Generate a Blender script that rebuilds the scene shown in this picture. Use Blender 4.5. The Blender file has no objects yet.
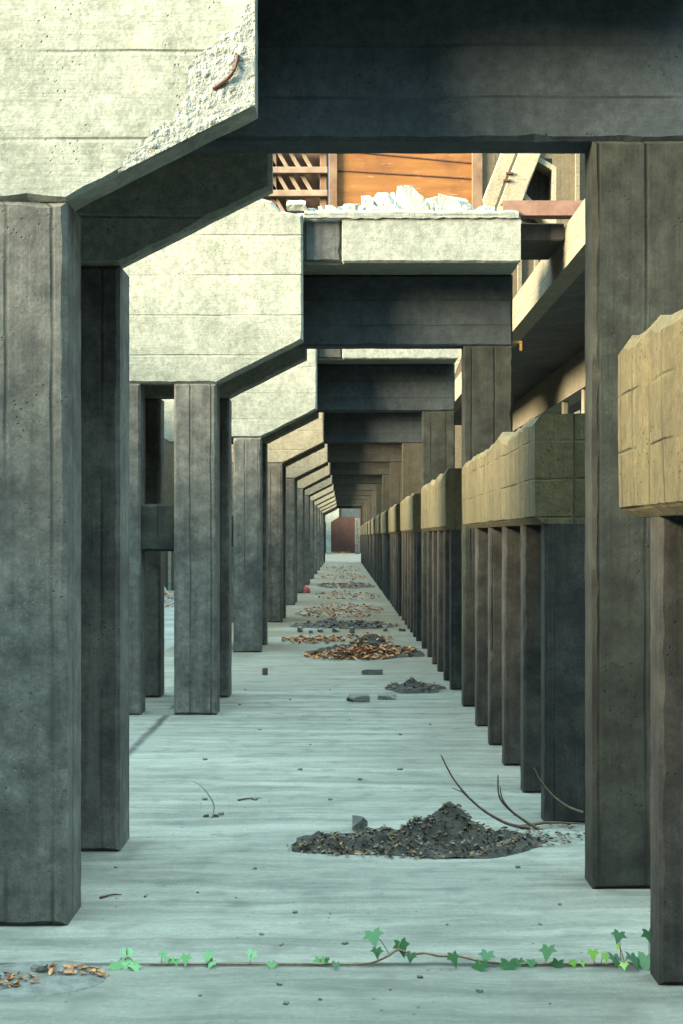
import bpy, bmesh, math, random
from mathutils import Vector, Matrix, noise as mnoise

S = bpy.context.scene
C = S.collection
PI = math.pi
FPX = 1400.0          # focal length in pixels of the 683x1024 picture
EYE = 1.6             # eye height above the floor
VX, VY = 343.0, 537.0 # vanishing point of the corridor

def at(x, y, Y):
    return Vector(((x-VX)*Y/FPX, Y, EYE+(VY-y)*Y/FPX))
def floor_at(x, y):
    Y = EYE*FPX/(y-VY)
    return Vector(((x-VX)*Y/FPX, Y, 0))

# ------------------------------------------------------------------ materials
ALB = 0.21    # overall reflectance of the dirty concrete
class NB:
    def __init__(s, name):
        s.m = bpy.data.materials.new(name); s.m.use_nodes = True
        s.t = s.m.node_tree; s.n = s.t.nodes; s.l = s.t.links
        s.b = s.n['Principled BSDF']
        s.pos = s.n.new('ShaderNodeNewGeometry').outputs['Position']
    def put(s, sock, v):
        if isinstance(v, bpy.types.NodeSocket): s.l.new(v, sock)
        elif isinstance(v, (tuple, list)) and len(v) == 3 and sock.type == 'RGBA': sock.default_value = (*v, 1)
        else: sock.default_value = v
    def math(s, op, a, b=0.0, clamp=False):
        n = s.n.new('ShaderNodeMath'); n.operation = op; n.use_clamp = clamp
        s.put(n.inputs[0], a); s.put(n.inputs[1], b); return n.outputs[0]
    def mapping(s, scale, vec=None):
        n = s.n.new('ShaderNodeVectorMath'); n.operation = 'MULTIPLY'
        s.put(n.inputs[0], vec or s.pos); n.inputs[1].default_value = scale; return n.outputs[0]
    def noise(s, scale, detail=4, vec=None, rough=0.55, dist=0.0):
        n = s.n.new('ShaderNodeTexNoise'); n.inputs['Scale'].default_value = scale
        n.inputs['Detail'].default_value = detail; n.inputs['Roughness'].default_value = rough
        n.inputs['Distortion'].default_value = dist
        s.put(n.inputs['Vector'], vec or s.pos); return n.outputs[0]
    def voro(s, scale, vec=None):
        n = s.n.new('ShaderNodeTexVoronoi'); n.inputs['Scale'].default_value = scale
        s.put(n.inputs['Vector'], vec or s.pos); return n.outputs['Distance']
    def ramp(s, f, lo, hi):
        n = s.n.new('ShaderNodeMapRange'); n.clamp = True; s.put(n.inputs[0], f)
        n.inputs[1].default_value = lo; n.inputs[2].default_value = hi; return n.outputs[0]
    def mix(s, f, a, b, mode='MIX'):
        n = s.n.new('ShaderNodeMix'); n.data_type = 'RGBA'; n.blend_type = mode
        s.put(n.inputs[0], f); s.put(n.inputs[6], a); s.put(n.inputs[7], b); return n.outputs[2]
    def xyz(s):
        n = s.n.new('ShaderNodeSeparateXYZ'); s.l.new(s.pos, n.inputs[0]); return n.outputs
    def comb(s, x, y, z):
        n = s.n.new('ShaderNodeCombineXYZ')
        for i, v in enumerate((x, y, z)): s.put(n.inputs[i], v)
        return n.outputs[0]
    def bump(s, h, strength, dist, nrm=None):
        n = s.n.new('ShaderNodeBump'); n.inputs['Strength'].default_value = strength
        n.inputs['Distance'].default_value = dist; s.l.new(h, n.inputs['Height'])
        if nrm: s.l.new(nrm, n.inputs['Normal'])
        return n.outputs[0]
    def done(s, col, rough=0.9, nrm=None, spec=0.3):
        s.put(s.b.inputs['Base Color'], col); s.put(s.b.inputs['Roughness'], rough)
        s.b.inputs['Specular IOR Level'].default_value = spec
        if nrm: s.l.new(nrm, s.b.inputs['Normal'])
        return s.m

def concrete(name, light, dark, stain, plank='h', size=0.23, stain_amt=0.5, streak=0.4, seam=0.5, rough_b=1.0, brick=False):
    """board-marked concrete: planks, streaks, stains, pits; all by world position"""
    b = NB(name); X, Y, Z = b.xyz()
    u = b.math('ADD', X, Y)
    big = b.noise(0.9, 5, dist=0.6)
    med = b.noise(6.0, 6)
    fine = b.noise(55.0, 3)
    med2 = b.math('MULTIPLY_ADD', b.noise(2.6, 6, rough=.65), .45); b.put(med2.node.inputs[2], b.math('MULTIPLY', med, .55))
    col = b.mix(b.ramp(med2, 0.38, 0.62), dark, light)
    # streaks running down
    sv = b.comb(b.math('MULTIPLY', u, 16.0), 0.0, b.math('MULTIPLY', Z, 0.7))
    st = b.noise(1.0, 4, sv)
    col = b.mix(b.math('MULTIPLY', b.ramp(st, 0.5, 0.8), streak), col, stain)
    # stain blotches
    col = b.mix(b.math('MULTIPLY', b.ramp(big, 0.5, 0.72), stain_amt), col, stain)
    # coarse sand-and-grit mottling
    mo = b.math('MULTIPLY_ADD', b.noise(19.0, 6, rough=.7), 1.5); mo.node.inputs[2].default_value = .25
    col = b.mix(1.0, col, b.comb(mo, mo, mo), 'MULTIPLY')
    fo = b.math('MULTIPLY_ADD', b.noise(95.0, 3, rough=.7), .9); fo.node.inputs[2].default_value = .55
    col = b.mix(1.0, col, b.comb(fo, fo, fo), 'MULTIPLY')
    # pale lime runs
    ev = b.comb(b.math('MULTIPLY', u, 9.0), 2.0, b.math('MULTIPLY', Z, .45))
    col = b.mix(b.math('MULTIPLY', b.ramp(b.noise(1.0, 5, ev), .58, .74), .35*streak), col, tuple(min(1, v*1.7) for v in light))
    # planks
    h = b.math('MULTIPLY', fine, 0.25)
    c = Z if plank == 'h' else u
    wob = b.math('MULTIPLY', b.noise(2.0, 2), 0.02)
    q = b.math('DIVIDE', b.math('ADD', c, wob), size)
    fr = b.math('FRACT', q)
    d = b.math('ABSOLUTE', b.math('SUBTRACT', fr, 0.5))
    line = b.ramp(d, 0.5-0.011/size, 0.5-0.002/size)
    wn = b.n.new('ShaderNodeTexWhiteNoise'); wn.noise_dimensions = '1D'
    b.l.new(b.math('FLOOR', q), wn.inputs['W'])
    tint = b.math('MULTIPLY_ADD', wn.outputs[0], 0.22)
    tint.node.inputs[2].default_value = 0.86
    col = b.mix(1.0, col, b.comb(tint, tint, tint), 'MULTIPLY')
    if brick:   # board ends staggered like coursed blocks
        row = b.math('FLOOR', b.math('DIVIDE', b.math('ADD', Z, wob), .215))
        hz = b.ramp(b.math('ABSOLUTE', b.math('SUBTRACT', b.math('FRACT', b.math('DIVIDE', b.math('ADD', Z, wob), .215)), .5)), .46, .495)
        line = b.math('MAXIMUM', line, b.math('MULTIPLY', hz, b.ramp(b.noise(2.3, 3, b.comb(u, row, 0.0)), .45, .55)))
    gap = b.math('MULTIPLY', line, b.ramp(b.noise(1.7, 2), 0.35, 0.6))
    col = b.mix(b.math('MULTIPLY', gap, seam), col, tuple(v*0.45 for v in dark))
    # wood grain relief along the planks
    if plank == 'h': gv = b.comb(b.math('MULTIPLY', u, 2.0), 0.0, b.math('MULTIPLY', Z, 70.0))
    else: gv = b.comb(b.math('MULTIPLY', u, 70.0), 0.0, b.math('MULTIPLY', Z, 2.0))
    grain = b.noise(1.0, 3, gv)
    # pits and pale specks
    pit = b.ramp(b.voro(34.0), 0.2, 0.06)
    pit = b.math('MULTIPLY', pit, b.ramp(b.noise(4.0, 3), 0.5, 0.62))
    col = b.mix(b.math('MULTIPLY', pit, 0.7), col, tuple(v*0.35 for v in dark))
    spk = b.math('MULTIPLY', b.ramp(b.voro(48.0, b.mapping((1, 1, 1.3))), 0.2, 0.06), b.ramp(b.noise(2.6, 4), 0.48, 0.62))
    col = b.mix(b.math('MULTIPLY', spk, 0.8), col, tuple(min(1, v*1.6+0.08) for v in light))
    h = b.math('ADD', h, b.math('MULTIPLY', grain, 0.25))
    h = b.math('ADD', h, b.math('MULTIPLY', med, 0.9))
    h = b.math('SUBTRACT', h, b.math('MULTIPLY', gap, 0.7))
    h = b.math('SUBTRACT', h, b.math('MULTIPLY', pit, 0.8))
    col = b.mix(1.0, col, (ALB, ALB, ALB), 'MULTIPLY')
    return b.done(col, 0.93, b.bump(h, 0.65*rough_b, 0.014))

def plain(name, a, c, scale=8.0, rough=0.85, bump=0.4, dist=0.01, spec=0.3):
    b = NB(name)
    n = b.noise(scale, 6); f = b.noise(scale*7, 3)
    col = b.mix(b.ramp(n, 0.35, 0.65), a, c)
    return b.done(col, rough, b.bump(b.math('ADD', n, b.math('MULTIPLY', f, 0.5)), bump, dist), spec)

M = {}
M['pale'] = concrete('pale_board_concrete', (1.015, 1.035, 0.870), (0.699, 0.730, 0.605), (0.502, 0.536, 0.471), 'h', .36, .5, .3, .22)
M['slab'] = concrete('roof_slab_concrete', (0.898, 0.920, 0.791), (0.727, 0.770, 0.673), (0.513, 0.556, 0.535), 'h', .9, .35, .25, .2)
M['grey'] = concrete('grey_column_concrete', (0.550, 0.531, 0.451), (0.236, 0.234, 0.207), (0.127, 0.117, 0.102), 'v', .19, .6, .6, .8)
M['palefar'] = concrete('tan_board_concrete', (.86,.76,.55), (.70,.61,.43), (.46,.38,.27), 'h', .36, .5, .3, .22)
M['greyfar'] = concrete('brown_column_board_concrete', (0.515, 0.448, 0.358), (0.223, 0.187, 0.148), (0.115, 0.086, 0.065), 'v', .19, .6, .6, .8)
M['beamfar'] = concrete('brown_beam_concrete', (.23,.215,.17), (.155,.145,.115), (.09,.08,.065), 'h', .24, .5, .35, .6)
M['rcolfar'] = concrete('ochre_column_concrete', (.24,.205,.13), (.15,.13,.085), (.09,.075,.05), 'v', .215, .55, .6, .9)
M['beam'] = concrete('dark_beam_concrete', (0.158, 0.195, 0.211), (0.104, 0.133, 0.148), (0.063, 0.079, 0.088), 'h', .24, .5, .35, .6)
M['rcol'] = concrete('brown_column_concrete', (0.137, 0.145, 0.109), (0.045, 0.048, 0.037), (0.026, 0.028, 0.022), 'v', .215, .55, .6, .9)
M['shade'] = concrete('shade_black_concrete', (.03,.03,.03), (.02,.02,.02), (.012,.012,.012), 'v', .2, .5, .5, .5)  # black colour standing for the deep shade on the last frame
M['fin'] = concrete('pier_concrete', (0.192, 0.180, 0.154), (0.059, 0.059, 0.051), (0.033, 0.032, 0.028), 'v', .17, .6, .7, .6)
M['block'] = concrete('ochre_block_concrete', (0.423, 0.338, 0.161), (0.307, 0.247, 0.118), (0.167, 0.139, 0.066), 'v', .24, .35, .45, .6, 1.6, True)
M['patch'] = concrete('stained_patch_concrete', (.28,.30,.29), (.17,.19,.19), (.10,.09,.07), 'v', 1.7, .8, 1.0, .1)
M['cream'] = concrete('cream_truss_concrete', (.98,.86,.62), (.85,.74,.52), (.55,.45,.30), 'h', .5, .3, .2, .2)
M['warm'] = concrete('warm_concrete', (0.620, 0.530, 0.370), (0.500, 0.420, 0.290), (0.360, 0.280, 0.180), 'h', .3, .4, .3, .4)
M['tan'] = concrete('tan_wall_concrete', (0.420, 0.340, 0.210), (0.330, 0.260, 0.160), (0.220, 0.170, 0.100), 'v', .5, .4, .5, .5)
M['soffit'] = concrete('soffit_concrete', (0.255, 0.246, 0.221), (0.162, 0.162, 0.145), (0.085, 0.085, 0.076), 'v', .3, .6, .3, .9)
M['rustbeam'] = plain('red_lead_steel', (0.104, 0.052, 0.036), (0.144, 0.080, 0.060), 9, .7, .3)
M['rebar'] = plain('rusty_rebar', (0.045, 0.020, 0.013), (0.081, 0.036, 0.023), 30, .8)
M['orange'] = plain('orange_hook_paint', (0.310, 0.150, 0.020), (0.225, 0.100, 0.015), 20, .6)
M['stone'] = plain('pale_rubble', (0.242, 0.246, 0.206), (0.171, 0.178, 0.153), 7, .95, .7, .03)
M['spall'] = plain('spalled_concrete', (0.245, 0.251, 0.220), (0.147, 0.153, 0.141), 26, .95, .8, .015)
M['darkstone'] = plain('grey_stone', (0.124, 0.119, 0.101), (0.075, 0.073, 0.064), 14, .95, .7, .02)
M['soil'] = plain('dark_soil', (0.025, 0.023, 0.019), (0.047, 0.042, 0.034), 16, .97, .9, .03)
M['soil2'] = plain('pale_grit', (0.149, 0.149, 0.132), (0.094, 0.091, 0.079), 22, .97, .8, .02)
M['stem'] = plain('ivy_stem', (0.120, 0.070, 0.040), (0.200, 0.130, 0.080), 40, .8)
M['twig'] = plain('twig_bark', (0.060, 0.036, 0.024), (0.102, 0.066, 0.045), 30, .85)
M['paletwig'] = plain('pale_stalk', (0.240, 0.198, 0.150), (0.180, 0.144, 0.108), 30, .85)
M['brick'] = plain('brown_end_wall', (0.026, 0.011, 0.008), (0.039, 0.017, 0.012), 1.2, .9)
M['lath'] = plain('brown_timber', (0.136, 0.084, 0.052), (0.088, 0.048, 0.028), 5, .85)
M['lathpale'] = plain('worn_timber', (0.192, 0.144, 0.104), (0.132, 0.088, 0.060), 6, .85)
M['can'] = plain('can_metal', (0.060, 0.045, 0.036), (0.096, 0.072, 0.060), 20, .6)
M['pink'] = plain('pink_plastic', (0.375, 0.080, 0.090), (0.300, 0.060, 0.070), 10, .5)
def leafmat(name, a, c, tr=0.25):
    b = NB(name); n = b.noise(25, 3); oi = b.n.new('ShaderNodeObjectInfo')
    f = b.math('ADD', b.math('MULTIPLY', n, 0.6), b.math('MULTIPLY', oi.outputs['Random'], 0.5), True)
    m = b.done(b.mix(f, a, c), 0.5, None, 0.4)
    return m
M['leaf'] = leafmat('ivy_leaf_green', (0.005, 0.044, 0.008), (0.016, 0.101, 0.016))
M['leafpale'] = leafmat('ivy_leaf_pale', (0.072, 0.207, 0.072), (0.135, 0.261, 0.108))
M['leaflime'] = leafmat('ivy_leaf_lime', (0.099, 0.225, 0.023), (0.171, 0.297, 0.045))
def littermat(name, cols):
    b = NB(name); at_ = b.n.new('ShaderNodeAttribute'); at_.attribute_name = 'tint'
    r = b.n.new('ShaderNodeValToRGB'); r.color_ramp.interpolation = 'LINEAR'
    e = r.color_ramp.elements
    for i, c in enumerate(cols):
        p = i/(len(cols)-1)
        if i == 0: e[0].position = 0; e[0].color = (*c, 1)
        elif i == len(cols)-1: e[1].position = 1; e[1].color = (*c, 1)
    for i, c in enumerate(cols[1:-1], 1):
        k = e.new(i/(len(cols)-1)); k.color = (*c, 1)
    b.l.new(at_.outputs['Fac'], r.inputs[0])
    return b.done(r.outputs[0], .8)
M['litter'] = littermat('dead_leaves', [(0.077, 0.037, 0.018), (0.233, 0.089, 0.033), (0.326, 0.130, 0.047), (0.171, 0.099, 0.055), (0.373, 0.187, 0.080)])
M['darklitter'] = littermat('rotten_leaves', [(0.037, 0.031, 0.022), (0.095, 0.061, 0.034), (0.145, 0.121, 0.092), (0.066, 0.043, 0.025), (0.232, 0.116, 0.039)])

def rustmat():
    b = NB('orange_rust_plate'); X, Y, Z = b.xyz()
    sv = b.comb(b.math('MULTIPLY', X, 1.2), 0.0, b.math('MULTIPLY', Z, 9.0))
    a = b.noise(1.0, 5, sv); g = b.noise(2.2, 5, dist=.5)
    col = b.mix(b.ramp(a, .35, .7), (.125,.046,.009), (.175,.072,.016))
    col = b.mix(b.math('MULTIPLY', b.ramp(g, .52, .7), .6), col, (.08,.026,.008))
    col = b.mix(b.ramp(b.noise(3.5, 4, sv), .62, .72), col, (.25,.16,.09))
    return b.done(col, .75, b.bump(a, .3, .02))
M['rust'] = rustmat()

def floormat():
    b = NB('floor_concrete'); X, Y, Z = b.xyz()
    warp = b.math('MULTIPLY', b.math('SUBTRACT', b.noise(1.1, 4), .5), .22)
    band = b.noise(1.0, 6, b.comb(b.math('MULTIPLY', X, .7), b.math('MULTIPLY', b.math('ADD', Y, warp), 5.5), 0.0), .74, .5)
    warm_light = b.math('MULTIPLY', b.ramp(Y, 13, 24), b.ramp(b.noise(.8, 5), .25, .5))  # warm far light painted as a patchy brown tint growing with depth
    broad = b.noise(.45, 5, dist=.4)
    med = b.noise(5.0, 6); fine = b.noise(70.0, 3)
    col = b.mix(b.ramp(band, .38, .62), (.47,.47,.385), (.90,.88,.73))
    col = b.mix(b.math('MULTIPLY', b.ramp(broad, .48, .68), .5), col, (.36,.35,.29))
    col = b.mix(b.math('MULTIPLY', b.ramp(med, .52, .72), .55), col, (.26,.265,.225))
    gr = b.math('MULTIPLY_ADD', b.noise(40.0, 4, rough=.7), .8); gr.node.inputs[2].default_value = .6
    col = b.mix(1.0, col, b.comb(gr, gr, gr), 'MULTIPLY')
    col = b.mix(b.math('MULTIPLY', warm_light, .8), col, (.40,.25,.12))
    # dark grit specks
    spk = b.math('MULTIPLY', b.ramp(b.voro(16.0, b.mapping((1, .6, 1))), .13, .05), b.ramp(b.noise(1.6, 3), .5, .6))
    col = b.mix(b.math('MULTIPLY', spk, .75), col, (.08,.075,.06))
    # rows of ribbed imprint left by the screed
    rid = b.math('SINE', b.math('MULTIPLY', b.math('ADD', X, b.math('MULTIPLY', med, .012)), 330.0))
    row = b.ramp(b.noise(1.0, 3, b.comb(b.math('MULTIPLY', X, .25), b.math('MULTIPLY', Y, 3.2), 3.0)), .48, .58)
    rid = b.math('MULTIPLY', rid, row)
    col = b.mix(b.math('MULTIPLY', b.math('MULTIPLY_ADD', rid, .5), .0), col, (.2,.2,.2))
    # the front bay is an older, dirtier pour
    col = b.mix(b.math('MULTIPLY', b.ramp(b.math('ADD', Y, b.math('MULTIPLY', warp, .15)), 5.27, 5.22), .28), col, (.27,.265,.21))
    # joints: one along the left legs, one across under the ivy
    wob = b.math('MULTIPLY', b.math('SUBTRACT', b.noise(3.0, 4), .5), .09)
    j1 = b.ramp(b.math('ABSOLUTE', b.math('ADD', b.math('ADD', X, 1.585), wob)), .05, .012)
    j1 = b.math('MULTIPLY', j1, b.ramp(b.noise(1.3, 3), .36, .5))
    wob2 = b.math('MULTIPLY', b.math('SUBTRACT', b.noise(4.0, 4), .5), .05)
    j2 = b.ramp(b.math('ABSOLUTE', b.math('ADD', b.math('SUBTRACT', Y, 5.24), wob2)), .03, .006)
    j = b.math('MAXIMUM', j1, j2)
    col = b.mix(b.math('MULTIPLY', j, .8), col, (.07,.065,.055))
    h = b.math('ADD', b.math('MULTIPLY', band, .8), b.math('MULTIPLY', med, .5))
    h = b.math('ADD', h, b.math('MULTIPLY', fine, .15))
    h = b.math('ADD', h, b.math('MULTIPLY', rid, .07))
    h = b.math('SUBTRACT', h, b.math('MULTIPLY', j, .8))
    col = b.mix(1.0, col, (ALB, ALB, ALB), 'MULTIPLY')
    return b.done(col, .9, b.bump(h, .8, .012))
M['floor'] = floormat()
M['ground'] = plain('yard_ground', (0.162, 0.167, 0.149), (0.099, 0.099, 0.086), 1.2, .95, .5, .03)

# ------------------------------------------------------------------ object helpers
def link(name, me, mats, parent=None, loc=(0, 0, 0)):
    o = bpy.data.objects.new(name, me); C.objects.link(o)
    if not isinstance(mats, (list, tuple)): mats = [mats]
    for m in mats: me.materials.append(m)
    o.location = loc
    if parent: o.parent = parent
    return o
def from_bm(name, bm, mats, parent=None, loc=(0, 0, 0), smooth=False):
    bmesh.ops.recalc_face_normals(bm, faces=bm.faces)
    me = bpy.data.meshes.new(name); bm.to_mesh(me); bm.free()
    if smooth:
        for p in me.polygons: p.use_smooth = True
    return link(name, me, mats, parent, loc)
def tag(o, label, cat, group=None, kind=None):
    o['label'] = label; o['category'] = cat
    if group: o['group'] = group
    if kind: o['kind'] = kind
    return o
def thing(name, label, cat, loc, group=None):
    o = bpy.data.objects.new(name, None); C.objects.link(o); o.location = loc
    o.empty_display_size = .2
    return tag(o, label, cat, group)
def struct(o):
    o['kind'] = 'structure'; return o

AX = {'y': lambda a, d, c: (a, d, c),   # polygon in XZ, extruded along Y
      'z': lambda a, d, c: (a, c, d),   # polygon in XY, extruded along Z
      'x': lambda a, d, c: (d, a, c)}   # polygon in YZ, extruded along X
def prism(bm, poly, d0, d1, axis='y', seg=0.09, jit=0.005, bev=0.014, rnd=None, rough_edges=()):
    """chipped concrete prism: outline cut into short jittered pieces, uneven bevel rings on both caps"""
    rnd = rnd or random.Random(1)
    area = sum(poly[i][0]*poly[(i+1) % len(poly)][1]-poly[(i+1) % len(poly)][0]*poly[i][1] for i in range(len(poly)))
    if area < 0: poly = poly[::-1]
    pts = []; n = len(poly)
    for i in range(n):
        a = Vector(poly[i]); c = Vector(poly[(i+1) % n]); L = (c-a).length
        k = max(1, int(L/seg)) if seg else 1
        t = (c-a)/L; nrm = Vector((t.y, -t.x))
        rough = jit
        for q, fn in enumerate(rough_edges):
            if fn((a+c)/2, nrm): rough = jit*5
        for j in range(k):
            p = a+(c-a)*(j/k)
            w = 0 if j == 0 else (rnd.random()-.75)*rough*2
            pts.append((p+nrm*w, i, j, bev*(0.75+rnd.random()*.5)*(1.4 if rnd.random() < .06 else 1)))
    N = len(pts)
    # inward direction at each point
    ins = []
    for i in range(N):
        p0, p1, p2 = pts[i-1][0], pts[i][0], pts[(i+1) % N][0]
        a = (p1-p0).normalized(); c = (p2-p1).normalized()
        n1 = Vector((-a.y, a.x)); n2 = Vector((-c.y, c.x)); m = n1+n2
        if m.length < 1e-4: m = n1
        m.normalize(); m /= max(.5, m.dot(n1)); ins.append(m)
    f = AX[axis]; s = 1 if d1 > d0 else -1
    def ring(d, b, dd):
        out = []
        for (p, _, _, bv), m in zip(pts, ins):
            q = p+m*bv*b; out.append(bm.verts.new(f(q.x, d+s*dd*bv, q.y)))
        return out
    if bev > 0:
        R = [ring(d0, 1, 0), ring(d0, 0, 1), ring(d1, 0, -1), ring(d1, 1, 0)]
    else: R = [ring(d0, 0, 0), ring(d1, 0, 0)]
    for r0, r1 in zip(R, R[1:]):
        for i in range(N):
            bm.faces.new((r0[i], r0[(i+1) % N], r1[(i+1) % N], r1[i]))
    bm.faces.new(R[0]); bm.faces.new(R[-1][::-1])
def rect(x0, z0, x1, z1): return [(x0, z0), (x1, z0), (x1, z1), (x0, z1)]
def part(name, mat, parent, poly, d0, d1, axis='y', **kw):
    bm = bmesh.new(); prism(bm, poly, d0, d1, axis, **kw)
    return from_bm(name, bm, mat, parent)
def tube(bm, pts, radii, n=6):
    rings = []
    for i, p in enumerate(pts):
        p = Vector(p)
        t = (Vector(pts[min(i+1, len(pts)-1)])-Vector(pts[max(i-1, 0)])).normalized()
        a = t.orthogonal().normalized() if abs(t.z) > .9 else t.cross(Vector((0, 0, 1))).normalized()
        c = t.cross(a); r = radii[i] if isinstance(radii, (list, tuple)) else radii
        rings.append([bm.verts.new(p+(a*math.cos(2*PI*k/n)+c*math.sin(2*PI*k/n))*r) for k in range(n)])
    for r0, r1 in zip(rings, rings[1:]):
        for k in range(n): bm.faces.new((r0[k], r0[(k+1) % n], r1[(k+1) % n], r1[k]))
    bm.faces.new(rings[0][::-1]); bm.faces.new(rings[-1])
def smooth_path(pts, n=6):
    pts = [Vector(p) for p in pts]; out = []
    for i in range(len(pts)-1):
        p0, p1, p2, p3 = pts[max(i-1, 0)], pts[i], pts[i+1], pts[min(i+2, len(pts)-1)]
        for k in range(n):
            t = k/n
            out.append(.5*((2*p1)+(p2-p0)*t+(2*p0-5*p1+4*p2-p3)*t*t+(3*p1-p0-3*p2+p3)*t**3))
    out.append(pts[-1]); return out
def rock_bm(rnd, sx, sy, sz, cuts=7, sub=2):
    """broken stone with flat fracture faces, resting on z = 0"""
    bm = bmesh.new(); bmesh.ops.create_cube(bm, size=2)
    for _ in range(cuts):
        nrm = Vector((rnd.uniform(-1, 1), rnd.uniform(-1, 1), rnd.uniform(-.2, 1))).normalized()
        g = bm.verts[:]+bm.edges[:]+bm.faces[:]
        bmesh.ops.bisect_plane(bm, geom=g, plane_co=nrm*rnd.uniform(.8, 1.15), plane_no=nrm, clear_outer=True)
        bmesh.ops.holes_fill(bm, edges=[e for e in bm.edges if e.is_boundary])
    bmesh.ops.triangulate(bm, faces=bm.faces[:])
    bmesh.ops.subdivide_edges(bm, edges=bm.edges[:], cuts=sub, use_grid_fill=True)
    off = Vector((rnd.random()*50, rnd.random()*50, 0))
    for v in bm.verts:
        v.co += v.normal*0.0 + Vector(mnoise.noise_vector(v.co*1.7+off))*.09
    z0 = min(v.co.z for v in bm.verts)
    for v in bm.verts:
        v.co = Vector((v.co.x*sx, v.co.y*sy, (v.co.z-z0)*sz))
    return bm
def rock(name, label, cat, group, loc, sx, sy, sz, mat, rnd, rz=0.0):
    o = from_bm(name, rock_bm(rnd, sx, sy, sz), mat, None, loc)
    o.rotation_euler.z = rz
    return tag(o, label, cat, group)

# ------------------------------------------------------------------ setting
bm = bmesh.new()
bmesh.ops.create_grid(bm, x_segments=2, y_segments=2, size=1)
for v in bm.verts: v.co = Vector((v.co.x*2.5, 70+v.co.y*75, 0))
struct(from_bm('floor', bm, M['floor']))
for nm, x0, x1 in (('ground_left', -60, -2.5), ('ground_right', 2.5, 60)):
    bm = bmesh.new()
    vs = [bm.verts.new(p) for p in ((x0, -5, 0), (x1, -5, 0), (x1, 145, 0), (x0, 145, 0))]
    bm.faces.new(vs); struct(from_bm(nm, bm, M['ground']))

# ------------------------------------------------------------------ portal frames
F1, BAY = 5.743, 6.83
XI = -1.134; XO0, XO1 = -2.2, -1.82; XM = -1.52; XB = -.36
ZJ, ZH, ZT, ZB, ZS = 2.98, 3.37, 4.5, 3.40, 4.07
XR0, XR1 = 1.134, 1.6
ORD = ['', 'nearest', 'second', 'third', 'fourth', 'fifth', 'sixth', 'seventh', 'eighth', 'ninth', 'tenth', 'eleventh', 'twelfth', 'thirteenth']
LAB = {1: 'nearest weathered concrete portal frame with pale haunch broken at its corner',
       2: 'second concrete portal frame from the camera with rubble lying on its pale roof slab',
       0: 'concrete portal frame directly overhead before the nearest one in view',
       -1: 'concrete portal frame farthest back, two bays before the nearest in view',
       13: 'shade-black concrete portal frame closing the far end of the corridor'}
def plate(root, y0, y1, rnd, fine, tie, up=0.0):
    seg = .08 if fine else .6; jit = .0012 if fine else .0005; bev = .02
    kw = dict(seg=seg, jit=jit, bev=bev, rnd=rnd)
    tp_ = .2 if tie else .12
    br = part('haunch_panel', M['pale'], root, [(XO0, ZJ), (XI, ZJ), (XB, ZH), (XB, ZT), (XB-.20, ZT+.03*up+.0005), (XB-.28, ZT+.12*up), (XB-.50, ZT+.18*up), (XO0, ZT+.19*up+.001)], y0, y0+tp_, **kw)
    cm = M['grey']
    part('column', cm, root, rect(XM, 0, XI, ZJ), y0, y1, **kw)
    part('column', cm, root, rect(XO0, 0, XO1, ZJ), y0, y1, **kw)
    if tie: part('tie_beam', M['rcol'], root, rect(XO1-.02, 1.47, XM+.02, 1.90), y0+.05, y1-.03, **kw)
    return br
def portal(k):
    F = F1+BAY*(k-1); rnd = random.Random(100+k); fine = 1 <= k <= 3
    lab = LAB.get(k) or '%s concrete portal frame from the camera along the corridor' % ORD[k]
    root = thing('portal_frame', lab, 'concrete frame', (0, F, 0), 'concrete portal frames lining the corridor')
    kw = dict(seg=.08 if fine else .6, jit=.0012 if fine else .0005, bev=.018, rnd=rnd)
    fp = plate(root, 0, .343, rnd, fine, True, 1.0 if k == 2 else 0.0)
    plate(root, 1.365, 1.71, rnd, fine, False)
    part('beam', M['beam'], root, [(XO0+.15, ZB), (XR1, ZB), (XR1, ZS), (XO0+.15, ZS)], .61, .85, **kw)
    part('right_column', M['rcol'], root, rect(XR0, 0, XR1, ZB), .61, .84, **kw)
    # roof slab with a stained notch beside the haunch
    part('roof_slab', M['slab'], root,
         [(XO0, .21), (XB+.004, .21), (XB+.004, .12), (-.012, .12), (-.004, .03), (XR1, .03), (XR1, 1.70), (XB+.004, 1.70), (XB+.004, 1.36), (XO0, 1.36)], ZS+.002, ZT, 'z', **kw)
    part('shade_panel', M['grey'], root, rect(XO0, .35, XO0+.14, 1.36), 1.7, ZS, 'z', **kw)  # unseen panel added to keep sun out between the plates
    part('slab_patch', M['patch'], root, rect(XB+.012, ZS+.02, -.016, ZT-.03), .085, .125, **kw)
    if 4 <= k < 13:
        swap = {M['pale']: M['palefar'], M['grey']: M['greyfar'], M['beam']: M['beamfar'] if k > 4 else M['beam'], M['rcol']: M['rcolfar']}  # far frames use browner copies of the near concretes
        for c in root.children:
            m = swap.get(c.data.materials[0])
            if m: c.data.materials[0] = m
    if k == 13:  # full shadow of this frame put into its colour
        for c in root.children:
            c.data.materials.clear(); c.data.materials.append(M['shade'])
    return root, fp
frames = {}
for k in range(-1, 14): frames[k] = portal(k)

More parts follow.
